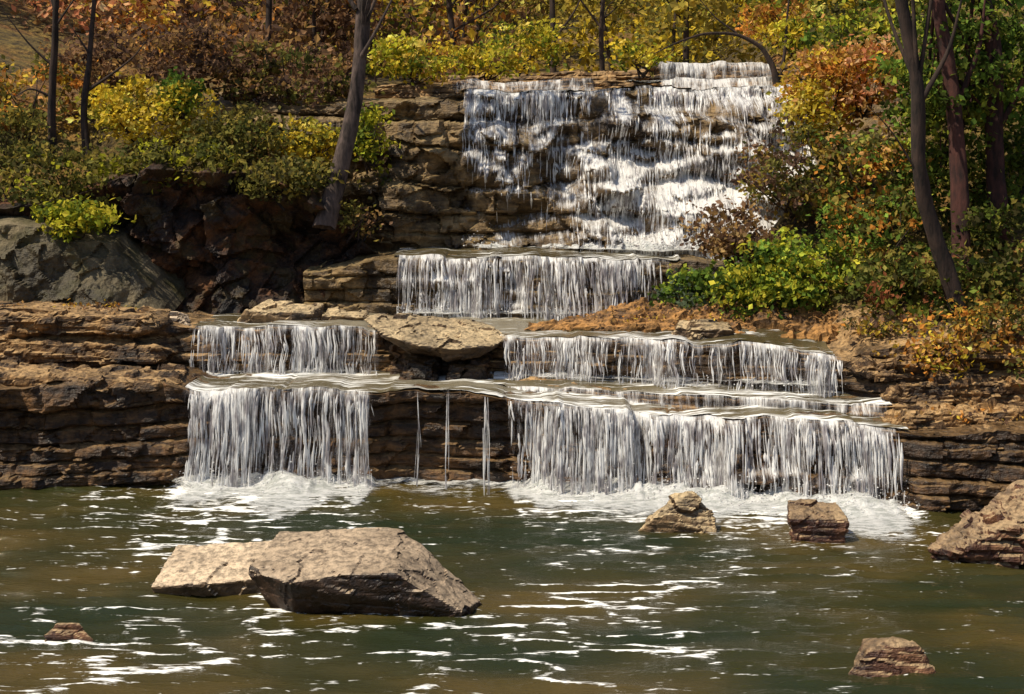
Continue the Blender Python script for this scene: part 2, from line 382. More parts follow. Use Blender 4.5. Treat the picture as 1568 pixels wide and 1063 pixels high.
#           x      yb     zb    yl     zl    yback  zback
A = Tier([(-13, 21.8, -.6, 22.0, 1.70, 24.5, 1.70), (-7.84, 21.9, -.6, 22.1, 1.66, 24.5, 1.65), (-5.2, 22.1, -.6, 22.25, 1.53, 24.9, 1.60),
          (-5.0, 22.3, -.6, 22.3, 1.46, 24.9, 1.52), (-2.1, 22.5, -.6, 22.4, 1.42, 24.9, 1.52), (-1.9, 22.6, -.6, 22.3, 1.45, 24.9, 1.5), (-.1, 22.4, -.6, 22.1, 1.36, 24.6, 1.5),
          (1.73, 21.9, -.6, 21.7, 1.22, 24.0, 1.50), (3.34, 21.5, -.6, 21.2, 1.17, 23.5, 1.42), (4.88, 21.0, -.6, 20.8, 1.12, 23.2, 1.34),
          (5.63, 20.8, -.6, 20.6, 1.03, 23.2, 1.36), (5.9, 20.5, -.6, 20.5, 1.05, 23.2, 1.36), (13, 20.0, -.6, 20.0, 1.2, 23.2, 1.5)], .27, .24, 3)
A2 = Tier([(-.6, 22.9, 1.2, 23.0, 1.44, 24.0, 1.54), (1.7, 22.3, 1.1, 22.4, 1.40, 23.6, 1.52), (3.5, 21.9, 1.0, 21.95, 1.36, 23.1, 1.46),
          (5.3, 21.5, 1.0, 21.5, 1.30, 22.8, 1.38), (5.9, 21.3, .9, 21.3, 1.34, 22.6, 1.40)], .09, .12, 11, ly=.5, lz=.12)
B = Tier([(-13, 23.3, 1.4, 23.3, 2.75, 27, 2.7), (-7.9, 23.5, 1.4, 23.5, 2.60, 26.6, 2.6), (-6.3, 23.7, 1.4, 23.7, 2.45, 26.8, 2.4), (-5.6, 24.2, 1.4, 24.1, 2.27, 27.2, 2.3),
          (-2.0, 24.3, 1.4, 24.2, 2.22, 27.2, 2.3), (-.1, 24.0, 1.4, 23.8, 2.10, 26.9, 2.3), (1.86, 23.4, 1.4, 23.2, 2.15, 26.9, 2.3), (3.8, 23.0, 1.3, 22.8, 2.10, 26.5, 2.5),
          (5.16, 22.6, 1.2, 22.4, 1.95, 25.5, 2.5), (5.6, 22.0, 1.0, 22.1, 2.1, 25, 2.8), (6.5, 21.6, .9, 21.9, 2.2, 25, 2.9), (13, 21.5, .9, 21.8, 2.5, 25, 3.5)], .19, .22, 21, lz=.15)
C = Tier([(-3.9, 27.0, 2.1, 26.9, 3.1, 29.2, 3.5), (-2.4, 26.5, 2.1, 26.3, 3.34, 29.2, 3.45), (0, 26.3, 2.1, 26.1, 3.36, 29.2, 3.45), (3.0, 26.1, 2.1, 26.0, 3.33, 29.2, 3.45), (5, 26.0, 2.1, 26.0, 3.2, 29.2, 3.5)], .3, .26, 31)
Dt = Tier([(-6.5, 29.6, 3.0, 29.8, 6.3, 31.5, 6.8), (-3.5, 28.9, 3.0, 29.4, 6.35, 31.5, 6.7), (-1.1, 28.8, 3.0, 29.3, 6.60, 31.5, 6.62), (.8, 28.3, 3.0, 29.3, 6.58, 31.5, 6.62),
          (1.8, 27.5, 3.1, 29.3, 6.62, 31.5, 6.65), (4.2, 27.2, 3.1, 29.4, 6.68, 31.5, 6.7), (6, 27.6, 3.1, 29.4, 6.75, 31.5, 6.8), (9, 28, 3.1, 29.2, 7.1, 31.5, 7.3)], .55, .42, 41, big=.65)
A.build('lower_rock_ledge', M_wet, 460, 80, 36)
A2.build('rock_step', M_ledge, 200, 14, 16)
B.build('middle_rock_ledge', M_ledge, 460, 46, 44)
C.build('third_rock_ledge', M_upper, 260, 46, 26)
Dt.build('upper_rock_wall', M_upper, 380, 110, 20)

def nz(X, s, k=.45, sc=1.3): return k*fbm(X*sc, s*3.1, 0, 3, s)+.6*k*fbm(X*4.5, s*1.7, 0, 2, s+5)
def dA(X, h):
    gap = sst(-2.25, -2.05, X)*(1-sst(-.3, .1, X))
    return .31+nz(X, 1, .5)+.16*sst(.35, 0, h)-.62*gap+.35*fbm(X*2.4, h*3, 0, 2, 4)
def dB(X, h): return .28+nz(X, 2, .45)-.9*sst(-2.3, -2.1, X)*(1-sst(-.3, -.1, X))
def dC(X, h): return .28+nz(X, 3, .5)+.1*sst(.2, 0, h)+.3*fbm(X*2.4, h*3, 0, 2, 6)-.2*sst(1.6, 2.9, X+1.2*(.6-h))
def dD(X, h):
    low = sst(.6, .4, h)
    casc = sst(.3, 2.2, X+.9*(h-.3))
    return .22+.24*casc*sst(.85, .5, h)+nz(X, 4, .45)-.22*low*(1-casc)+.08*sst(.85, 1, h)+.6*fbm(X*1.6, h*6, 0, 3, 5)
A.fall('waterfall', -5.1, 5.72, dA, 900, 40, off=.05, seed=1, back=.5)
B.fall('waterfall', -5.42, 5.2, dB, 800, 24, off=.04, seed=3, back=.4)
A2.fall('waterfall', -.2, 5.7, lambda X, h: .3+nz(X, 5, .5), 500, 10, off=.03, seed=4, back=.4, kick=.05)
C.fall('waterfall', -2.2, 2.95, dC, 600, 34, off=.05, seed=5, back=.5)
Dt.fall('waterfall', -1.1, 6.1, dD, 800, 100, off=.05, seed=7, back=.5, kick=.08)
mb = MB()
A.strands(mb, -5, 5.65, 5600, dA, seed=1, ln=(.06, .45))
B.strands(mb, -5.35, 5.15, 2400, dB, wid=(.004, .018), seed=3, ln=(.15, .7))
C.strands(mb, -2.1, 2.85, 2200, dC, seed=5, ln=(.08, .5))
Dt.strands(mb, -1, 6, 7500, dD, ln=(.02, .15), seed=7, kick=.08)
one = lambda X, h: np.asarray(X)*0+1.0
for xc in (-1.45, -.42, -.36, -1.0):      # thin trickles over the bare centre rock
    A.strands(mb, xc-.02, xc+.02, 12, one, wid=(.003, .009), ln=(.2, .6), seed=1, wob=.02)
mb.build('falling_water_strands', [M_drop])

# ------------------------------------------------------------------ foam + splashes
def foam_band(name, tier, x0, x1, z0, densf, reach, hgt, n=500, m=30):
    x = np.linspace(x0, x1, n)[:, None]; t = np.linspace(0, 1, m)[None, :]
    X = np.broadcast_to(x, (n, m))
    v = (z0-tier.at(X, 2))/(tier.lipz(X)-tier.at(X, 2)); yf, _ = tier.face(X, v)
    f0 = np.clip(.25+densf(X, X*0)*1.3, .15, .85)
    rch = reach*(.6+.8*vn(X*1.2, 3, 0, 55))*(.4+.6*f0)
    Y = yf+.1-t*rch
    Z = z0+.02+hgt*(.15+1.1*vn(X*3.2, Y*4, 0, 8)+.6*vn(X*9, Y*9, 0, 9))*np.exp(-((t-.12)/.14)**2)*f0+.045*(1-t)*vn(X*5, Y*6, 0, 3)
    D = .62*(1-t)**.7+.32*f0-.18-.35*sst(.7, 1, t)+.35*fbm(X*1.6, Y*2.6, 0, 3, 12)
    e = np.minimum(sst(0, .6, X-x0), sst(0, .6, x1-X)); D = D-.5*(1-e)
    return grid_obj(name, np.stack([X, Y, Z], -1), M_foam, dens=D)
foam_band('splash_foam', A, -5.3, 5.8, 0.0, dA, 2.7, .16)
foam_band('splash_foam', B, -5.4, 5.2, 1.52, dB, .7, .06)
foam_band('splash_foam', C, -2.2, 3.0, 2.34, dC, .6, .08)
foam_band('splash_foam', Dt, -1.0, 5.0, 3.45, dD, .9, .16)
ico_v = np.array([(0, 0, 1), (.894, 0, .447), (.276, .851, .447), (-.724, .526, .447), (-.724, -.526, .447), (.276, -.851, .447),
                  (.724, .526, -.447), (-.276, .851, -.447), (-.894, 0, -.447), (-.276, -.851, -.447), (.724, -.526, -.447), (0, 0, -1)])
ico_f = np.array([(0, 1, 2), (0, 2, 3), (0, 3, 4), (0, 4, 5), (0, 5, 1), (1, 6, 2), (2, 7, 3), (3, 8, 4), (4, 9, 5), (5, 10, 1), (6, 7, 2), (7, 8, 3), (8, 9, 4), (9, 10, 5), (10, 6, 1), (11, 7, 6), (11, 8, 7), (11, 9, 8), (11, 10, 9), (11, 6, 10)])
mb = MB()
def splash(tier, x0, x1, z0, n, densf, up=.3, sp=.45, rs=(.006, .02)):
    x = R.uniform(x0, x1, n); x = x[densf(x, x*0) > R.random(n)*.45]; n = len(x)
    v = (z0-tier.at(x, 2))/(tier.lipz(x)-tier.at(x, 2)); y, _ = tier.face(x, v)
    d = np.abs(R.normal(size=n))*sp; r = rs[0]+(rs[1]-rs[0])*R.random(n)**2
    c = np.stack([x+R.normal(size=n)*.05, y-.12-d, z0+np.abs(R.normal(size=n))*up*np.exp(-d*1.6)], -1)
    V = (ico_v[None]*np.array([1.3, 1, .9])*r[:, None, None]+c[:, None]).reshape(-1, 3)
    F = (ico_f[None]+12*np.arange(n)[:, None, None]).reshape(-1, 3)
    mb.add(V, F, 0, None, True)
splash(A, -5.1, 5.7, 0, 4200, dA, .24, .35, (.004, .014))
splash(B, -5.3, 5.2, 1.52, 600, dB, .08, .15, (.005, .014))
splash(C, -2.1, 2.9, 2.35, 600, dC, .1, .15, (.005, .015))
splash(Dt, -1, 5.5, 3.5, 1000, dD, .25, .3, (.006, .02))
mb.build('water_spray', [M_drop])

# ------------------------------------------------------------------ water surfaces
def pool():
    xs = np.linspace(-20, 20, 800)[:, None]; ys = np.concatenate([np.linspace(-25, 10, 30, endpoint=False), np.linspace(10, 23, 620)])[None, :]
    X = np.broadcast_to(xs, (len(xs), ys.shape[1])); Y = np.broadcast_to(ys, X.shape)
    wx = X+.6*fbm(X*.7, Y*.7, 0, 2, 5); wy = Y+.35*fbm(X*.9, Y*.9, 0, 3, 6)
    rg = lambda n: 1-np.abs(2*n-1)
    r1 = rg(vn(wx*.9, wy*3.2, 0, 61)); r2 = rg(vn(wx*1.8+.5*wy, wy*6.2, 0, 62))
    Z = .06*r1+.03*r2+.012*vn(wx*4, wy*9, 0, 63)-.06
    near = np.exp(-np.maximum(A.at(X, 1)-Y-.2, 0)/1.2)
    Z = Z*(1+.4*near)+.04*near*fbm(X*4, Y*5, 0, 3, 9)
    fa = np.clip(dA(X, X*0)+.1, 0, .6)/.5*sst(-5.4, -5.0, X)*sst(6.0, 5.6, X)
    D = .38*np.exp(-np.maximum(A.at(X, 1)-Y-.2, 0)/1.3)*fa
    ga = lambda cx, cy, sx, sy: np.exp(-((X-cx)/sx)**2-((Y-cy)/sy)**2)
    glint_patch = np.clip(.55*sst(-.04, .16, fbm(X*.35, Y*.55, 0, 3, 77))+ga(-3.9, 14.2, 1.3, 1.3)+ga(.9, 14.8, 1.3, 1.8)+.7*ga(-4.6, 18.5, 1.2, 1.5)+.6*ga(2.2, 18.3, 1.4, .8), 0, 1.1)  # areas where the painted sun glitter is densest
    D = D+.46*(sst(.72, .97, r1)*.55+sst(.75, .97, r2)*.45-.16)*(.15+.85*glint_patch)-.03*(1-glint_patch)  # white flecks along wave crests, painted in as sun glitter
    D = D-.35*sst(-7, -9, X)
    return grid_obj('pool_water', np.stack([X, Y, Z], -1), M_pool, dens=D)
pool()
def sheet(name, tier, x0, x1, t0, t1, lift, dens, nx=300, ny=40, seed=0):
    x = np.linspace(x0, x1, nx)[:, None]; t = np.linspace(t0, t1, ny)[None, :]
    X = np.broadcast_to(x, (nx, ny)); yl, zl = tier.face(X, X*0+1)
    Y = yl+(tier.at(X, 5)-yl)*t; Z = zl+(tier.at(X, 6)-zl)*t+lift+.05*vn(X*1.6, Y*6, 0, seed)
    D = dens+.4*fbm(X*1.1, Y*2, 0, 3, seed)+.08*sst(.12, 0, t)
    return grid_obj(name, np.stack([X, Y, Z], -1), M_stream, dens=D)
sheet('stream_water', A, -5.1, 5.75, .02, 1, .015, .11, 400, 60, 1)
sheet('stream_water', A2, -.3, 5.7, .02, .9, .015, .11, 300, 30, 2)
sheet('stream_water', B, -5.4, 5.1, .02, .8, .015, .03, 300, 30, 3)
sheet('stream_water', C, -2.2, 3.1, .02, .95, .02, .08, 200, 30, 4)
sheet('stream_water', Dt, -1.1, 6.1, .02, 1, .05, .05, 200, 12, 5)
T1 = Tier([(-3, 31.2, 6.5, 31.3, 6.95, 33, 7.05), (0, 31.2, 6.5, 31.4, 7.0, 33, 7.05), (3, 31.4, 6.5, 31.7, 7.05, 33, 7.1), (6.6, 31.4, 6.5, 31.9, 7.1, 33.2, 7.15)], .12, .15, 51)
T2 = Tier([(-1.5, 33.2, 6.9, 33.3, 7.3, 36, 7.5), (2, 33.0, 6.9, 33.4, 7.45, 36, 7.6), (6.8, 33, 6.9, 33.5, 7.6, 36, 7.8)], .14, .2, 52)
T1.build('upstream_rock_step', M_ledge, 200, 16, 20); T2.build('upstream_rock_step', M_ledge, 200, 16, 20)
T1.fall('upper_rapids', 3.2, 5.9, lambda X, h: .3+nz(X, 6), 200, 10, seed=9, back=.5)
T1.fall('upper_rapids', -1.4, 2.0, lambda X, h: .12+nz(X, 6), 200, 10, seed=10, back=.5)
T2.fall('upper_rapids', 3.3, 6.2, lambda X, h: .3+nz(X, 7), 200, 10, seed=11, back=.5)
sheet('stream_water', T1, 2.6, 6.2, .02, 1, .03, .12, 120, 20, 6)
sheet('stream_water', T2, 3.2, 6.2, .02, 1, .03, .12, 120, 20, 7)

# ------------------------------------------------------------------ ground
def G(X, Y):
    S = np.interp(Y, [-60, 19, 22.6, 23.6, 25, 26.8, 27.8, 29.2, 30.2, 32, 34, 37, 45, 60, 100, 300], [-1.2, -1.0, -1.0, .5, 1.0, 1.4, 2.2, 2.4, 5.8, 6.2, 6.7, 7.3, 8.6, 13, 30, 75])
    HL = np.interp(Y, [-60, 18, 22.3, 23.6, 25.2, 27.4, 28.1, 28.6, 29.6, 31, 35, 40, 60, 100, 300], [-1, -.9, -.9, .8, 1.5, 1.9, 3.4, 4.9, 5.9, 6.5, 7.1, 7.8, 13, 30, 75])
    HR = np.interp(Y, [-60, 18, 20.8, 22, 23.2, 24, 26, 28, 30, 33, 37, 42, 60, 100, 300], [-1, -.9, -.6, .9, 2.0, 2.6, 3.7, 5.2, 6.6, 7.2, 7.6, 8.4, 13, 30, 75])
    wl = sst(-2.6, -4.6, X)
    xr = np.interp(Y, [18, 20, 22, 24.3, 25.5, 28, 30, 34], [7.5, 6.0, 5.4, 4.2, 2.8, 4.6, 6.2, 6.3])
    wr = sst(0, 1.6, X-xr)
    Z = S*(1-wl)*(1-wr)+HL*wl+HR*wr
    Z = Z+np.maximum(0, -X-10)*.35*sst(19, 24, Y)+np.maximum(0, X-6.5)*.38*sst(20, 24, Y)
    Z = Z+np.maximum(0, np.abs(X)-11)*.3*sst(24, 10, Y)
    Z = Z+(.5*fbm(X*.4, Y*.4, 0, 4, 71)+.12*fbm(X*2, Y*2, 0, 3, 72))*sst(22, 30, Y)*.8
    return np.minimum(Z, 90)
def axis(c, lo, hi, fine, nfar):
    a = np.arange(c[0], c[1], fine)
    return np.unique(np.concatenate([lo+(c[0]-lo)*(1-np.linspace(1, 0, nfar)**2), a, c[1]+(hi-c[1])*np.linspace(0, 1, nfar)**2]))
gx = axis((-14, 14), -260, 260, .2, 40)[:, None]; gy = axis((18, 48), -80, 320, .2, 40)[None, :]
GX = np.broadcast_to(gx, (gx.shape[0], gy.shape[1])); GY = np.broadcast_to(gy, GX.shape)
grid_obj('ground', np.stack([GX, GY, G(GX, GY)], -1), M_ground)

# ------------------------------------------------------------------ left cliff
def cliff(name, keys, mat, nx, nz_, seed, over=.5, rough=1.0, lean=0.0):
    k = np.array(keys); x = np.linspace(k[0, 0], k[-1, 0], nx)[:, None]; v = np.linspace(0, 1, nz_)[None, :]
    X = np.broadcast_to(x, (nx, nz_)); yb = np.interp(X, k[:, 0], k[:, 1]); zb = np.interp(X, k[:, 0], k[:, 2]); zt = np.interp(X, k[:, 0], k[:, 3])
    zt = zt+.6*rough*fbm(X*.9, 1.3, 0, 4, seed)
    vv = np.minimum(v/.8, 1); Z = zb+(zt-zb)*vv
    cv, ce = cells(X*.8+.7*fbm(X, Z, 0, 3, 4), Z*.85+.3*X, None, seed+3)
    c2, e2 = cells(X*2.4+.6*fbm(X*2, Z*2, 0, 3, 5), Z*2.6-.5*X, None, seed+8)
    Y = yb+.7*np.sin(vv*np.pi)*over+lean*vv+rough*(-.45*cv-.3*c2-1.3*fbm(X*1.1, Z*1.1, 0, 6, seed+1)-.16*fbm(X*6, Z*7, 0, 4, seed+2))+np.maximum(v-.8, 0)*5*(.15+1.3*sst(-2.8, -4.6, X))
    Z = Z+np.maximum(v-.8, 0)*5*.3*sst(-2.8, -4.6, X)
    return grid_obj(name, np.stack([X, Y, Z], -1), mat, smooth=False)
cliff('cliff_rock', [(-13, 25.4, 2.0, 4.2), (-8.5, 25.9, 2.0, 4.3), (-7.3, 26.0, 2.0, 4.8), (-5.4, 26.3, 2.0, 5.0), (-4.2, 26.5, 2.0, 4.6), (-3.4, 26.9, 2.0, 4.1), (-2.8, 27.6, 2.0, 3.5), (-2.4, 28.2, 2.0, 3.1)], M_cliff, 420, 130, 81, .9)
cliff('grey_rock_face', [(-13, 24.7, 2.2, 4.1), (-8.9, 24.8, 2.2, 3.95), (-8.0, 24.9, 2.2, 3.85), (-7.2, 25.0, 2.2, 3.6), (-6.6, 25.1, 2.2, 3.0), (-6.1, 25.3, 2.2, 2.4)], M_slab, 240, 80, 91, -.1, .45, .5)

# ------------------------------------------------------------------ boulders
def boulder(name, pts, mat, seed=0, amp=.04, vox=.03, strat=.1, samp=.02, rx=1, cs=2.4):
    import bmesh
    bm = bmesh.new()
    for p in pts: bm.verts.new(p)
    bmesh.ops.convex_hull(bm, input=bm.verts)
    loose = [v for v in bm.verts if not v.link_faces]
    bmesh.ops.delete(bm, geom=loose, context='VERTS')
    bmesh.ops.recalc_face_normals(bm, faces=bm.faces)
    me = bpy.data.meshes.new('tmp'); bm.to_mesh(me); bm.free()
    o = bpy.data.objects.new('tmp', me); scene.collection.objects.link(o)
    md = o.modifiers.new('r', 'REMESH'); md.mode = 'VOXEL'; md.voxel_size = vox
    sm = o.modifiers.new('s', 'SMOOTH'); sm.iterations = rx; sm.factor = .5
    dg = bpy.context.evaluated_depsgraph_get(); me2 = bpy.data.meshes.new_from_object(o.evaluated_get(dg))
    bpy.data.objects.remove(o); me2.name = name
    n = len(me2.vertices); V = np.zeros(n*3, np.float32); me2.vertices.foreach_get('co', V); V = V.reshape(-1, 3).astype(float)
    Nn = np.zeros(n*3, np.float32); me2.vertices.foreach_get('normal', Nn); Nn = Nn.reshape(-1, 3).astype(float)
    x, y, z = V.T
    w = .25*fbm(x*2, y*2, z*2, 3, seed+9)
    cv, ce = cells(x*cs+w, y*cs, z*cs*1.5+w, seed+11)
    c2, _ = cells(x*cs*2.7+w, y*cs*2.7, z*cs*3.4, seed+21)
    d = amp*1.5*cv+amp*.6*c2+amp*1.2*fbm(x*2.2, y*2.2, z*2.2, 5, seed)+amp*.5*fbm(x*9, y*9, z*9, 4, seed+1)
    zz = (z+.25*x*.3+.05*fbm(x*2, y*2, 0, 2, seed))/strat
    side = 1-np.abs(Nn[:, 2])
    fr = zz-np.floor(zz)
    d = d+samp*side*(_h(np.floor(zz), np.floor(zz)*0, np.floor(zz)*0, seed)*2-1-.8*np.exp(-(np.minimum(fr, 1-fr)/.15)**2))
    V = V+Nn*d[:, None]
    me2.vertices.foreach_set('co', V.reshape(-1).astype(np.float32)); me2.update()
    me2.materials.clear(); me2.materials.append(mat)
    me2.polygons.foreach_set('use_smooth', [False]*len(me2.polygons))
    ob = bpy.data.objects.new(name, me2); scene.collection.objects.link(ob); return ob

boulder('boulder', [(-2.69, 16.45, .62), (-1.9, 16.5, .66), (-1.30, 16.45, .66), (-1.0, 16.1, .54), (-2.88, 15.5, .42), (-2.38, 15.1, .38), (-1.9, 15.1, .47), (-1.25, 15.1, .50),
                    (-.33, 15.6, .05), (-.52, 15.1, .06), (-.3, 16.0, -.2), (-2.3, 15.6, -.5), (-.8, 15.5, -.5), (-2.5, 16.3, -.5), (-.5, 16.3, -.5)], M_boulder, 1, .017, .022, .16, .008)
boulder('flat_rock', [(-4.08, 16.0, .10), (-3.4, 15.88, .17), (-2.6, 16.0, .22), (-4.0, 16.9, .36), (-2.7, 16.95, .40), (-3.9, 16.2, -.4), (-2.7, 16.1, -.4), (-3.9, 16.8, -.4), (-2.7, 16.8, -.4)], M_pale, 2, .018, .024, .12, .006)
boulder('rock', [(1.66, 19.1, -.02), (1.9, 19.0, .2), (2.2, 19.3, .46), (2.45, 19.25, .50), (2.72, 19.2, .22), (2.74, 19.0, -.02), (2.0, 19.6, .1), (2.6, 19.6, .1), (1.7, 19.1, -.4), (2.7, 19.1, -.4), (2.3, 19.7, -.4)], M_tan, 3, .025, .024)
boulder('rock', [(3.6, 18.5, .30), (3.66, 18.9, .46), (4.33, 18.95, .45), (4.38, 18.5, .28), (3.7, 18.45, -.4), (4.3, 18.45, -.4), (3.7, 19, -.4), (4.3, 19, -.4)], M_red, 4, .025, .024)
boulder('rock', [(5.15, 17.6, .12), (5.5, 17.3, .22), (6.1, 17.3, .5), (6.8, 17.4, .75), (5.6, 17.9, .42), (6.5, 18.3, .85), (7.2, 18.2, .9), (5.15, 17.5, -.4), (6.9, 17.3, -.4), (6.9, 18.4, -.4), (5.6, 18, -.4)], M_red, 5, .05, .028, .12, .05)
boulder('rock', [(3.15, 13.4, 0), (3.35, 13.4, .2), (3.6, 13.5, .33), (3.85, 13.4, .28), (4.0, 13.4, 0), (3.4, 13.8, .2), (3.8, 13.8, .2), (3.2, 13.2, -.4), (3.95, 13.2, -.4), (3.6, 14, -.4)], M_red, 6, .02, .02)
boulder('rock', [(-4.72, 14.3, .06), (-4.6, 14.35, .19), (-4.38, 14.35, .2), (-4.2, 14.3, .04), (-4.5, 14.6, .1), (-4.65, 14.2, -.3), (-4.25, 14.2, -.3), (-4.5, 14.7, -.3)], M_red, 7, .02, .018)
e = bpy.data.objects.new('perched_boulder', None); scene.collection.objects.link(e)
for o in (boulder('slab', [(-2.5, 23.6, 2.46), (-2.3, 24.3, 2.50), (-1.4, 24.4, 2.46), (-.45, 24.3, 2.34), (.0, 23.7, 2.15), (-.3, 23.1, 2.06), (-.9, 22.9, 2.02), (-1.5, 22.9, 2.08), (-2.1, 23.05, 2.24),
                   (-1.8, 23.3, 1.98), (-.55, 23.3, 1.86), (-1.0, 23.3, 1.80), (-1.6, 24.2, 1.8), (-.4, 24.1, 1.9)], M_tan, 8, .03, .026, .08, .02),
          boulder('support_stone', [(-1.85, 23.2, 1.4), (-1.75, 23.25, 1.75), (-1.3, 23.1, 1.72), (-1.2, 23.2, 1.38), (-1.8, 23.8, 1.85), (-1.2, 23.8, 1.85), (-1.9, 23.8, 1.3), (-1.2, 23.8, 1.3)], M_wet, 9, .05, .03),
          boulder('support_stone_2', [(-1.05, 23.1, 1.38), (-1.0, 23.15, 1.7), (-.5, 23.15, 1.65), (-.35, 23.2, 1.38), (-1.0, 23.8, 1.85), (-.4, 23.8, 1.85), (-1.1, 23.8, 1.3), (-.3, 23.8, 1.3)], M_wet, 10, .05, .03),
          boulder('back_stone', [(-2.0, 23.7, 1.4), (-2.0, 23.7, 2.0), (-.3, 23.7, 1.95), (-.3, 23.7, 1.4), (-1.9, 24.3, 2.1), (-.3, 24.2, 2.1), (-1.9, 24.3, 1.3), (-.3, 24.2, 1.3)], M_wet, 19, .05, .035)):
    o.parent = e
boulder('flat_rock', [(-4.85, 25.0, 2.2), (-4.7, 24.9, 2.48), (-4.3, 25.3, 2.62), (-3.5, 24.9, 2.45), (-3.35, 25.4, 2.58), (-3.4, 24.9, 2.2), (-4.8, 25.6, 2.3), (-3.4, 25.6, 2.3)], M_tan, 11, .03, .03)
boulder('flat_rock', [(-3.4, 24.9, 2.2), (-3.35, 24.9, 2.42), (-2.6, 24.9, 2.38), (-2.4, 25.1, 2.2), (-3.3, 25.5, 2.52), (-2.6, 25.5, 2.45), (-2.5, 25.5, 2.2)], M_tan, 12, .03, .03)
boulder('rock', [(-6.15, 24.2, 2.2), (-6.0, 24.3, 2.52), (-5.7, 24.3, 2.5), (-5.45, 24.2, 2.25), (-6.0, 24.7, 2.4), (-5.6, 24.7, 2.4)], M_pale, 13, .03, .025)
boulder('leaf_strewn_bank', [(.1, 24.6, 2.1), (.3, 24.4, 2.20), (1.6, 24.0, 2.24), (3.2, 23.7, 2.25), (5.3, 23.2, 2.15), (1.4, 25.3, 2.36), (2.4, 25.5, 2.60), (3.4, 25.4, 2.72), (5.6, 24.9, 2.8), (5.6, 23.1, 2.0), (.1, 24.4, 2.0), (5.6, 25.5, 2.1), (.8, 25.6, 2.1)], M_litter, 15, .09, .045, .07, .04)
boulder('flat_rock', [(2.6, 23.35, 2.1), (2.7, 23.3, 2.34), (3.6, 23.2, 2.32), (3.75, 23.3, 2.1), (2.8, 23.9, 2.42), (3.6, 23.9, 2.4), (2.7, 23.9, 2.1), (3.7, 23.9, 2.1)], M_tan, 16, .04, .03)
boulder('flat_rock', [(.9, 24.1, 2.1), (1.0, 24.1, 2.30), (2.2, 23.9, 2.32), (2.3, 24.0, 2.1), (1.1, 24.6, 2.38), (2.2, 24.5, 2.42), (1.0, 24.7, 2.1), (2.3, 24.6, 2.1)], M_litter, 17, .04, .03)
for i, (x0, x1, y, z0, z1) in enumerate([(5.3, 7.2, 21.75, 1.7, 2.0), (5.6, 8.6, 21.4, 1.35, 1.65), (5.5, 8.4, 20.9, 1.05, 1.3), (6.3, 9, 21.6, 2.0, 2.35), (5.75, 8.8, 20.5, .8, 1.06)]):
    boulder('shale_slab', [(x0, y+.1, z0+.1), (x0+.3, y-.1, z0), (x0+.35, y, z1), (x1, y-.1, z0), (x1, y, z1+.1), (x0+.2, y+1.2, z1+.05), (x1, y+1.2, z1+.1), (x0, y+1.2, z0), (x1, y+1.2, z0)], M_ledge, 30+i, .07, .035, .08, .05)
for i, (x0, x1, y, z0, z1) in enumerate([(-9.5, -5.75, 23.35, 2.2, 2.5), (-9.5, -5.5, 23.2, 1.75, 2.05), (-9.5, -5.15, 21.95, 1.45, 1.66)]):
    boulder('shale_slab', [(x0, y, z0), (x0, y, z1+.12), (x1-.35, y-.05, z0+.03), (x1-.3, y+.1, z1), (x1, y+.4, (z0+z1)/2), (x0, y+1.4, z1+.14), (x1-.2, y+1.4, z1), (x0, y+1.4, z0), (x1-.2, y+1.4, z0)], M_ledge, 40+i, .05, .035, .1, .03)

# ------------------------------------------------------------------ vegetation
YEL = [(.70, .50, .05), (.56, .42, .04), (.78, .6, .14), (.30, .28, .04)]
YGR = [(.42, .41, .035), (.25, .29, .03), (.6, .52, .06), (.13, .17, .03)]
OLV = [(.16, .15, .04), (.09, .10, .028), (.23, .21, .05), (.28, .22, .05), (.10, .09, .035)]
ORG = [(.6, .25, .05), (.5, .3, .06), (.62, .34, .12), (.30, .14, .035), (.6, .44, .06)]
BRN = [(.2, .12, .075), (.26, .15, .08), (.12, .075, .055), (.32, .19, .07)]
GRN = [(.11, .18, .03), (.18, .28, .045), (.06, .10, .02), (.36, .40, .05)]
DGR = [(.055, .07, .018), (.09, .12, .022), (.13, .17, .03), (.2, .2, .035)]
SAL = [(.74, .36, .18), (.66, .26, .13), (.74, .44, .14)]
def bush(name, parts, leaf=.12, stems=True, bark=M_bark2):
    mb = MB()
    for (c, r, ncl, per, pal) in parts:
        cc = mb.cloud(c, r, ncl, per, .13, leaf, pal)
        if stems:
            base = np.array([c[0], c[1]+.1, c[2]-r[2]*1.0])
            for q in range(min(7, len(cc))):
                t = cc[q]; mid = (base+t)/2+R.normal(size=3)*.12
                mb.tube([base+R.normal(size=3)*.1, mid, t], [.03, .018, .006], 5, 0)
    return mb.build(name, [bark, M_leaf])
bush('yellow_bush', [((-7.2, 28.4, 6.15), (1.45, .9, .75), 130, 26, YEL), ((-6.6, 28.3, 6.5), (.5, .5, .4), 30, 24, GRN)])
bush('yellow_bush', [((-4.0, 27.9, 5.55), (.75, .5, .45), 60, 24, YEL+OLV[:1]), ((-2.75, 28.3, 5.7), (.35, .4, .7), 30, 22, YGR)])
bush('green_bush', [((-8.3, 26.3, 4.8), (1.0, .8, .8), 100, 26, OLV+YGR[:1]), ((-7.9, 25.4, 4.1), (.8, .4, .35), 50, 22, YGR), ((-9.6, 26.8, 5.4), (1, .8, 1.0), 60, 26, OLV)])
bush('olive_bush', [((-5.3, 27.6, 5.6), (1.0, .7, .6), 100, 26, OLV), ((-6.3, 26.7, 5.1), (1.3, .6, .4), 100, 24, OLV+YGR[:1]), ((-4.4, 26.8, 4.85), (1.0, .5, .35), 80, 24, OLV)])
bush('brown_thicket', [((-7.5, 30.0, 7.3), (2.6, .9, .9), 200, 24, BRN), ((-4.6, 30.0, 6.9), (1.7, .9, .9), 150, 24, BRN+OLV)], .14)
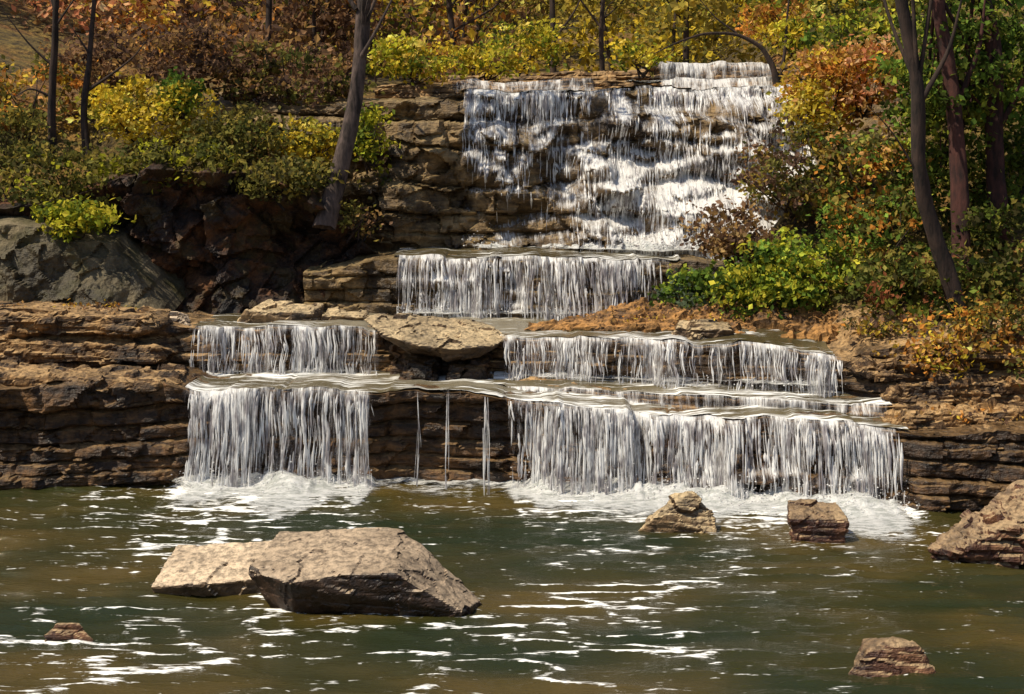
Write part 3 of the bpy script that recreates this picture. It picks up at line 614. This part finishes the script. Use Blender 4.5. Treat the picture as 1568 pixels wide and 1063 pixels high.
bush('low_scrub', [((-3.0, 27.3, 4.0), (.5, .4, .35), 26, 18, BRN+OLV), ((-2.6, 28.6, 4.7), (.4, .4, .3), 18, 16, OLV)], .1)
bush('orange_bush', [((5.95, 27, 6.5), (.8, .7, .9), 85, 26, ORG+YEL[:1]), ((5.6, 26.6, 6.1), (.5, .5, .65), 50, 24, YEL), ((6.6, 26.8, 6.8), (.7, .6, .7), 60, 24, SAL+ORG)])
bush('ochre_bush', [((5.2, 26, 4.95), (1.0, .9, .85), 110, 28, BRN+OLV+[(.42, .29, .06)]), ((3.95, 25.5, 3.85), (.75, .6, .55), 60, 26, BRN+[(.42, .28, .12)])])
bush('green_bush', [((5.0, 24.6, 3.15), (1.25, .7, .8), 130, 26, GRN+YGR), ((3.1, 25, 2.8), (.5, .4, .45), 40, 26, GRN+[(.12, .16, .1)]), ((4.3, 24.4, 2.85), (.9, .5, .5), 70, 24, YGR+GRN)])
bush('autumn_bush', [((6.5, 25.5, 4.9), (1.1, .9, .95), 120, 26, ORG+GRN+OLV), ((6.4, 24.6, 3.8), (1.1, .8, .8), 100, 26, OLV+GRN+ORG[:2])])
bush('olive_bush', [((6.9, 23.3, 2.95), (1.5, .8, .6), 150, 24, OLV+DGR+[(.25, .09, .04)]), ((8.4, 23.8, 3.6), (1.2, .8, .9), 90, 24, DGR+OLV)])
bush('yellow_bush', [((6.55, 21.7, 2.15), (.55, .4, .35), 45, 18, YEL+ORG), ((7.3, 21.8, 2.5), (.7, .4, .4), 60, 20, ORG+OLV)], .1)
bush('grass_tuft', [((8.2, 21.5, 1.9), (.7, .5, .35), 30, 18, OLV+ORG), ((6.0, 22.6, 2.45), (.7, .4, .22), 40, 18, OLV+ORG+BRN)], .1)
mb = MB()
for (c, r, n) in [((3.2, 24.3, 2.45), (2.3, .7, .18), 60), ((7, 21.6, 2.1), (1.6, .6, .3), 40), ((-7.4, 23.8, 2.66), (1.6, .5, .03), 12), ((6.8, 20.8, 1.3), (1.2, .4, .12), 14)]:
    mb.cloud(c, r, n, 12, .12, .07, ORG+BRN, mi=0, flat=.25)
mb.build('fallen_leaves', [M_leaf])

def tree(name, trunk, rad, limbs, clouds, bark, leaf=.13):
    mb = MB(); mb.tube(trunk, rad, 12, 0, R.random()*6)
    for (pts, rr) in limbs: mb.tube(pts, np.linspace(rr, rr*.2, len(pts)), 7, 0)
    for (c, r, ncl, per, pal) in clouds:
        cc = mb.cloud(c, r, ncl, per, .16, leaf, pal)
        for q in range(min(8, len(cc))):
            b = np.array(trunk[int(R.integers(len(trunk)//2, len(trunk)))]); mb.tube([b, (b+cc[q])/2+R.normal(size=3)*.2, cc[q]], [.04, .025, .008], 5, 0)
    return mb.build(name, [bark, M_leaf])
def V(*a): return np.array(a, float)
tree('leaning_tree', [V(-3.55, 26.8, 3.9), V(-3.4, 27.0, 4.6), V(-3.15, 27.2, 5.6), V(-3.0, 27.4, 6.6), V(-2.9, 27.5, 7.6), V(-2.85, 27.6, 9), V(-2.6, 27.6, 11), V(-2.5, 27.6, 13)], [.2, .18, .16, .145, .135, .12, .1, .05],
     [([V(-2.95, 27.4, 7.1), V(-2.5, 27.1, 7.8), V(-2.0, 27.0, 8.8)], .05), ([V(-3.0, 27.4, 8.1), V(-3.8, 27.5, 9.2), V(-4.4, 27.6, 10)], .05)],
     [((-2.5, 27.6, 12.5), (2.2, 2, 1.8), 90, 24, YEL+YGR)], M_bark, .15)
tree('bare_tree', [V(-8.9, 27.6, 5), V(-8.95, 27.6, 6.5), V(-8.85, 27.6, 8), V(-8.9, 27.7, 10), V(-8.7, 27.7, 12)], [.09, .075, .06, .05, .03],
     [([V(-8.9, 27.6, 7.0), V(-9.4, 27.5, 7.5), V(-9.9, 27.4, 8.2)], .03), ([V(-8.9, 27.6, 6.4), V(-9.3, 27.5, 6.6), V(-9.6, 27.4, 6.4)], .03), ([V(-8.85, 27.6, 7.8), V(-8.3, 27.6, 8.6)], .03)], [((-8.8, 27.7, 11.5), (1.5, 1.5, 1), 50, 20, ORG)], M_bark2)
tree('bare_tree', [V(-8.3, 27.9, 5), V(-8.4, 27.9, 6.2), V(-8.3, 27.9, 7.0), V(-8.2, 28, 8.5), V(-8.1, 28, 11)], [.08, .065, .055, .04, .02],
     [([V(-8.35, 27.9, 6.55), V(-7.9, 27.9, 6.85), V(-7.4, 27.8, 7.2), V(-7.1, 27.8, 7.6)], .04), ([V(-8.3, 27.9, 7.3), V(-8.7, 27.9, 7.9)], .025)], [], M_bark2)
tree('right_bank_tree', [V(7.15, 22.8, 2.7), V(6.85, 22.7, 3.5), V(6.55, 22.6, 4.3), V(6.4, 22.5, 5.2), V(6.42, 22.5, 6.2), V(6.25, 22.5, 7.0), V(6.05, 22.5, 8.2), V(6.0, 22.5, 10.5)], [.16, .13, .12, .115, .11, .10, .09, .05],
     [([V(6.42, 22.5, 5.9), V(6.9, 22.4, 6.8), V(7.1, 22.3, 7.8)], .05), ([V(6.45, 22.5, 4.8), V(6.0, 22.4, 5.5), V(5.6, 22.3, 5.9)], .02)], [((6.8, 22.8, 10.5), (2, 1.6, 1.5), 80, 24, GRN+YGR)], M_bark2)
tree('dark_tree', [V(7.6, 24.0, 3.2), V(7.55, 24, 5), V(7.4, 24, 6.6), V(7.15, 24, 8), V(7.1, 24, 10)], [.17, .14, .12, .1, .05], [([V(7.5, 24, 6), V(7.9, 24, 7), V(8.0, 24, 8)], .06)], [((7.6, 24.6, 6.7), (1.2, .9, 1.6), 130, 26, DGR+GRN)], M_bark3)
tree('dark_tree', [V(8.5, 24.5, 3.5), V(8.3, 24.5, 5), V(8.35, 24.5, 7), V(8.0, 24.5, 8.5), V(8, 24.5, 11)], [.17, .15, .13, .1, .05], [([V(8.3, 24.5, 5.5), V(8.8, 24.4, 6.5), V(8.9, 24.3, 8)], .06)], [((9, 25.3, 6.5), (1.4, 1.0, 2.0), 170, 26, DGR+GRN), ((8.2, 25.2, 4.8), (1.2, .8, .9), 90, 26, DGR)], M_bark3)
tree('arching_tree', [V(5.8, 31.0, 6.8), V(5.7, 31, 7.35), V(5.45, 31, 7.75), V(4.9, 31, 8.05), V(4.2, 31, 8.05), V(3.6, 31, 7.85), V(3.1, 31, 7.6)], [.085, .065, .05, .038, .028, .02, .01],
     [([V(5.8, 31, 6.9), V(5.95, 31, 7.6), V(6.0, 31, 8.4), V(6.1, 31, 9.5)], .05), ([V(4.9, 31, 8.05), V(4.4, 31, 8.4), V(4.0, 31, 8.9)], .025)], [], M_bark2)
tree('slender_tree', [V(1.0, 35, 7.0), V(1.02, 35, 8.4), V(.98, 35, 9.8), V(1.1, 35, 12)], [.08, .07, .06, .04], [([V(1, 35, 8.3), V(1.6, 35, 9.1), V(1.9, 35, 10)], .04)], [((1.1, 35, 12), (1.6, 1.4, 1.3), 50, 20, YEL)], M_bark2)
tree('slender_tree', [V(2.3, 36, 7.2), V(2.25, 36, 8.8), V(2.35, 36, 10.2), V(2.2, 36, 12)], [.07, .06, .05, .03], [([V(2.3, 36, 8.7), V(1.7, 36, 9.5), V(1.5, 36, 10.2)], .035)], [((2.3, 36, 12), (1.5, 1.4, 1.3), 50, 20, YGR)], M_bark2)
bush('yellow_green_shrub', [((-2.2, 31.3, 7.5), (1.1, .5, .5), 70, 22, YGR+YEL), ((-.6, 32.5, 7.6), (1.0, .5, .35), 50, 20, YGR+YEL), ((.3, 33.8, 8.1), (1.0, .5, .6), 50, 20, YEL+YGR)], .13)
bush('yellow_green_shrub', [((2.9, 31.8, 7.6), (.6, .4, .25), 24, 18, YGR+YEL), ((6.2, 31.4, 8.0), (.7, .5, .5), 34, 20, YEL+YGR), ((6.3, 33.5, 8.6), (1.0, .6, .6), 60, 20, YEL+ORG), ((7.4, 30, 7.8), (1.2, .8, .9), 90, 24, YGR+GRN+OLV)], .14)
bush('olive_bush', [((9.2, 28, 7.2), (1.8, 1, 1.6), 150, 24, DGR+GRN), ((-10, 29.5, 6.6), (1.4, 1, 1.0), 80, 24, OLV+ORG)], .14)
mb = MB()
def pal_at(x, y, i):
    u = x/y
    if u < -.25: return [SAL, ORG+SAL, SAL+BRN][i % 3]
    if u < -.10: return [BRN, BRN, BRN+ORG, BRN+OLV][i % 4]
    if u < 0: return [BRN+ORG, YEL+BRN, YGR+OLV][i % 3]
    if u < .2: return [YEL[:2]+[(.4, .3, .06)]+OLV[:1], [(.4, .3, .06), (.33, .27, .05), (.46, .36, .08)], OLV+YEL][i % 3]
    return [DGR+GRN, YGR+DGR, OLV+YEL][i % 3]
for i in range(190):
    y = 36.5+(i/190)**.8*24+R.uniform(-1, 1); x = R.uniform(-.46, .46)*y
    z = float(G(np.array(x), np.array(y)))
    mb.cloud((x, y, z+.8), (1.7, 1.0, 1.2), 26, 15, .34, .24, pal_at(x, y, i), flat=.8)
    if i % 3: continue
    h = R.uniform(5, 9); r = R.uniform(.05, .12); ln = R.normal()*.6
    mb.tube([(x, y, z-.3), (x+ln*.3+R.normal()*.15, y, z+h*.4), (x+ln, y, z+h)], [r, r*.75, r*.2], 6, 0)
    for q in range(4):
        a = z+h*R.uniform(.15, .7); mb.tube([(x+ln*.4, y, a), (x+R.normal()*.8, y+R.normal()*.5, a+.8), (x+R.normal()*1.6, y, a+1.8)], [r*.4, r*.25, .01], 5, 0)
    mb.cloud((x+ln*.6, y, z+h*.6), (1.9, 1.4, h*.34), 42, 15, .34, .26, pal_at(x, y, i+1), flat=.8)
mb.build('forest_trees', [M_bark2, M_leaf])

# ------------------------------------------------------------------ light, world, camera
sd = Vector((-.46, -.24, .80)).normalized()
sl = bpy.data.lights.new('sun', 'SUN'); sl.energy = 5.0; sl.angle = math.radians(.5); sl.color = (1, .89, .70)
so = bpy.data.objects.new('sun', sl); so.rotation_euler = sd.to_track_quat('Z', 'Y').to_euler(); so.location = (-10, 10, 30); scene.collection.objects.link(so)
w = bpy.data.worlds.new('World'); scene.world = w; w.use_nodes = True
nt = w.node_tree; bg = nt.nodes['Background']; sky = nt.nodes.new('ShaderNodeTexSky'); sky.sky_type = 'NISHITA'; sky.sun_disc = False
sky.sun_elevation = math.asin(sd.z); sky.sun_rotation = math.atan2(sd.x, sd.y)
nt.links.new(sky.outputs[0], bg.inputs[0]); bg.inputs[1].default_value = .115
cam = bpy.data.cameras.new('camera'); cam.lens = 50; cam.sensor_width = 36; cam.shift_y = -.1476; cam.clip_end = 1000
co = bpy.data.objects.new('camera', cam); co.location = (0, 0, 4.5); co.rotation_euler = (math.radians(90), 0, 0); scene.collection.objects.link(co)
scene.camera = co
scene.view_settings.view_transform = 'Standard'; scene.view_settings.look = 'None'; scene.view_settings.exposure = 0
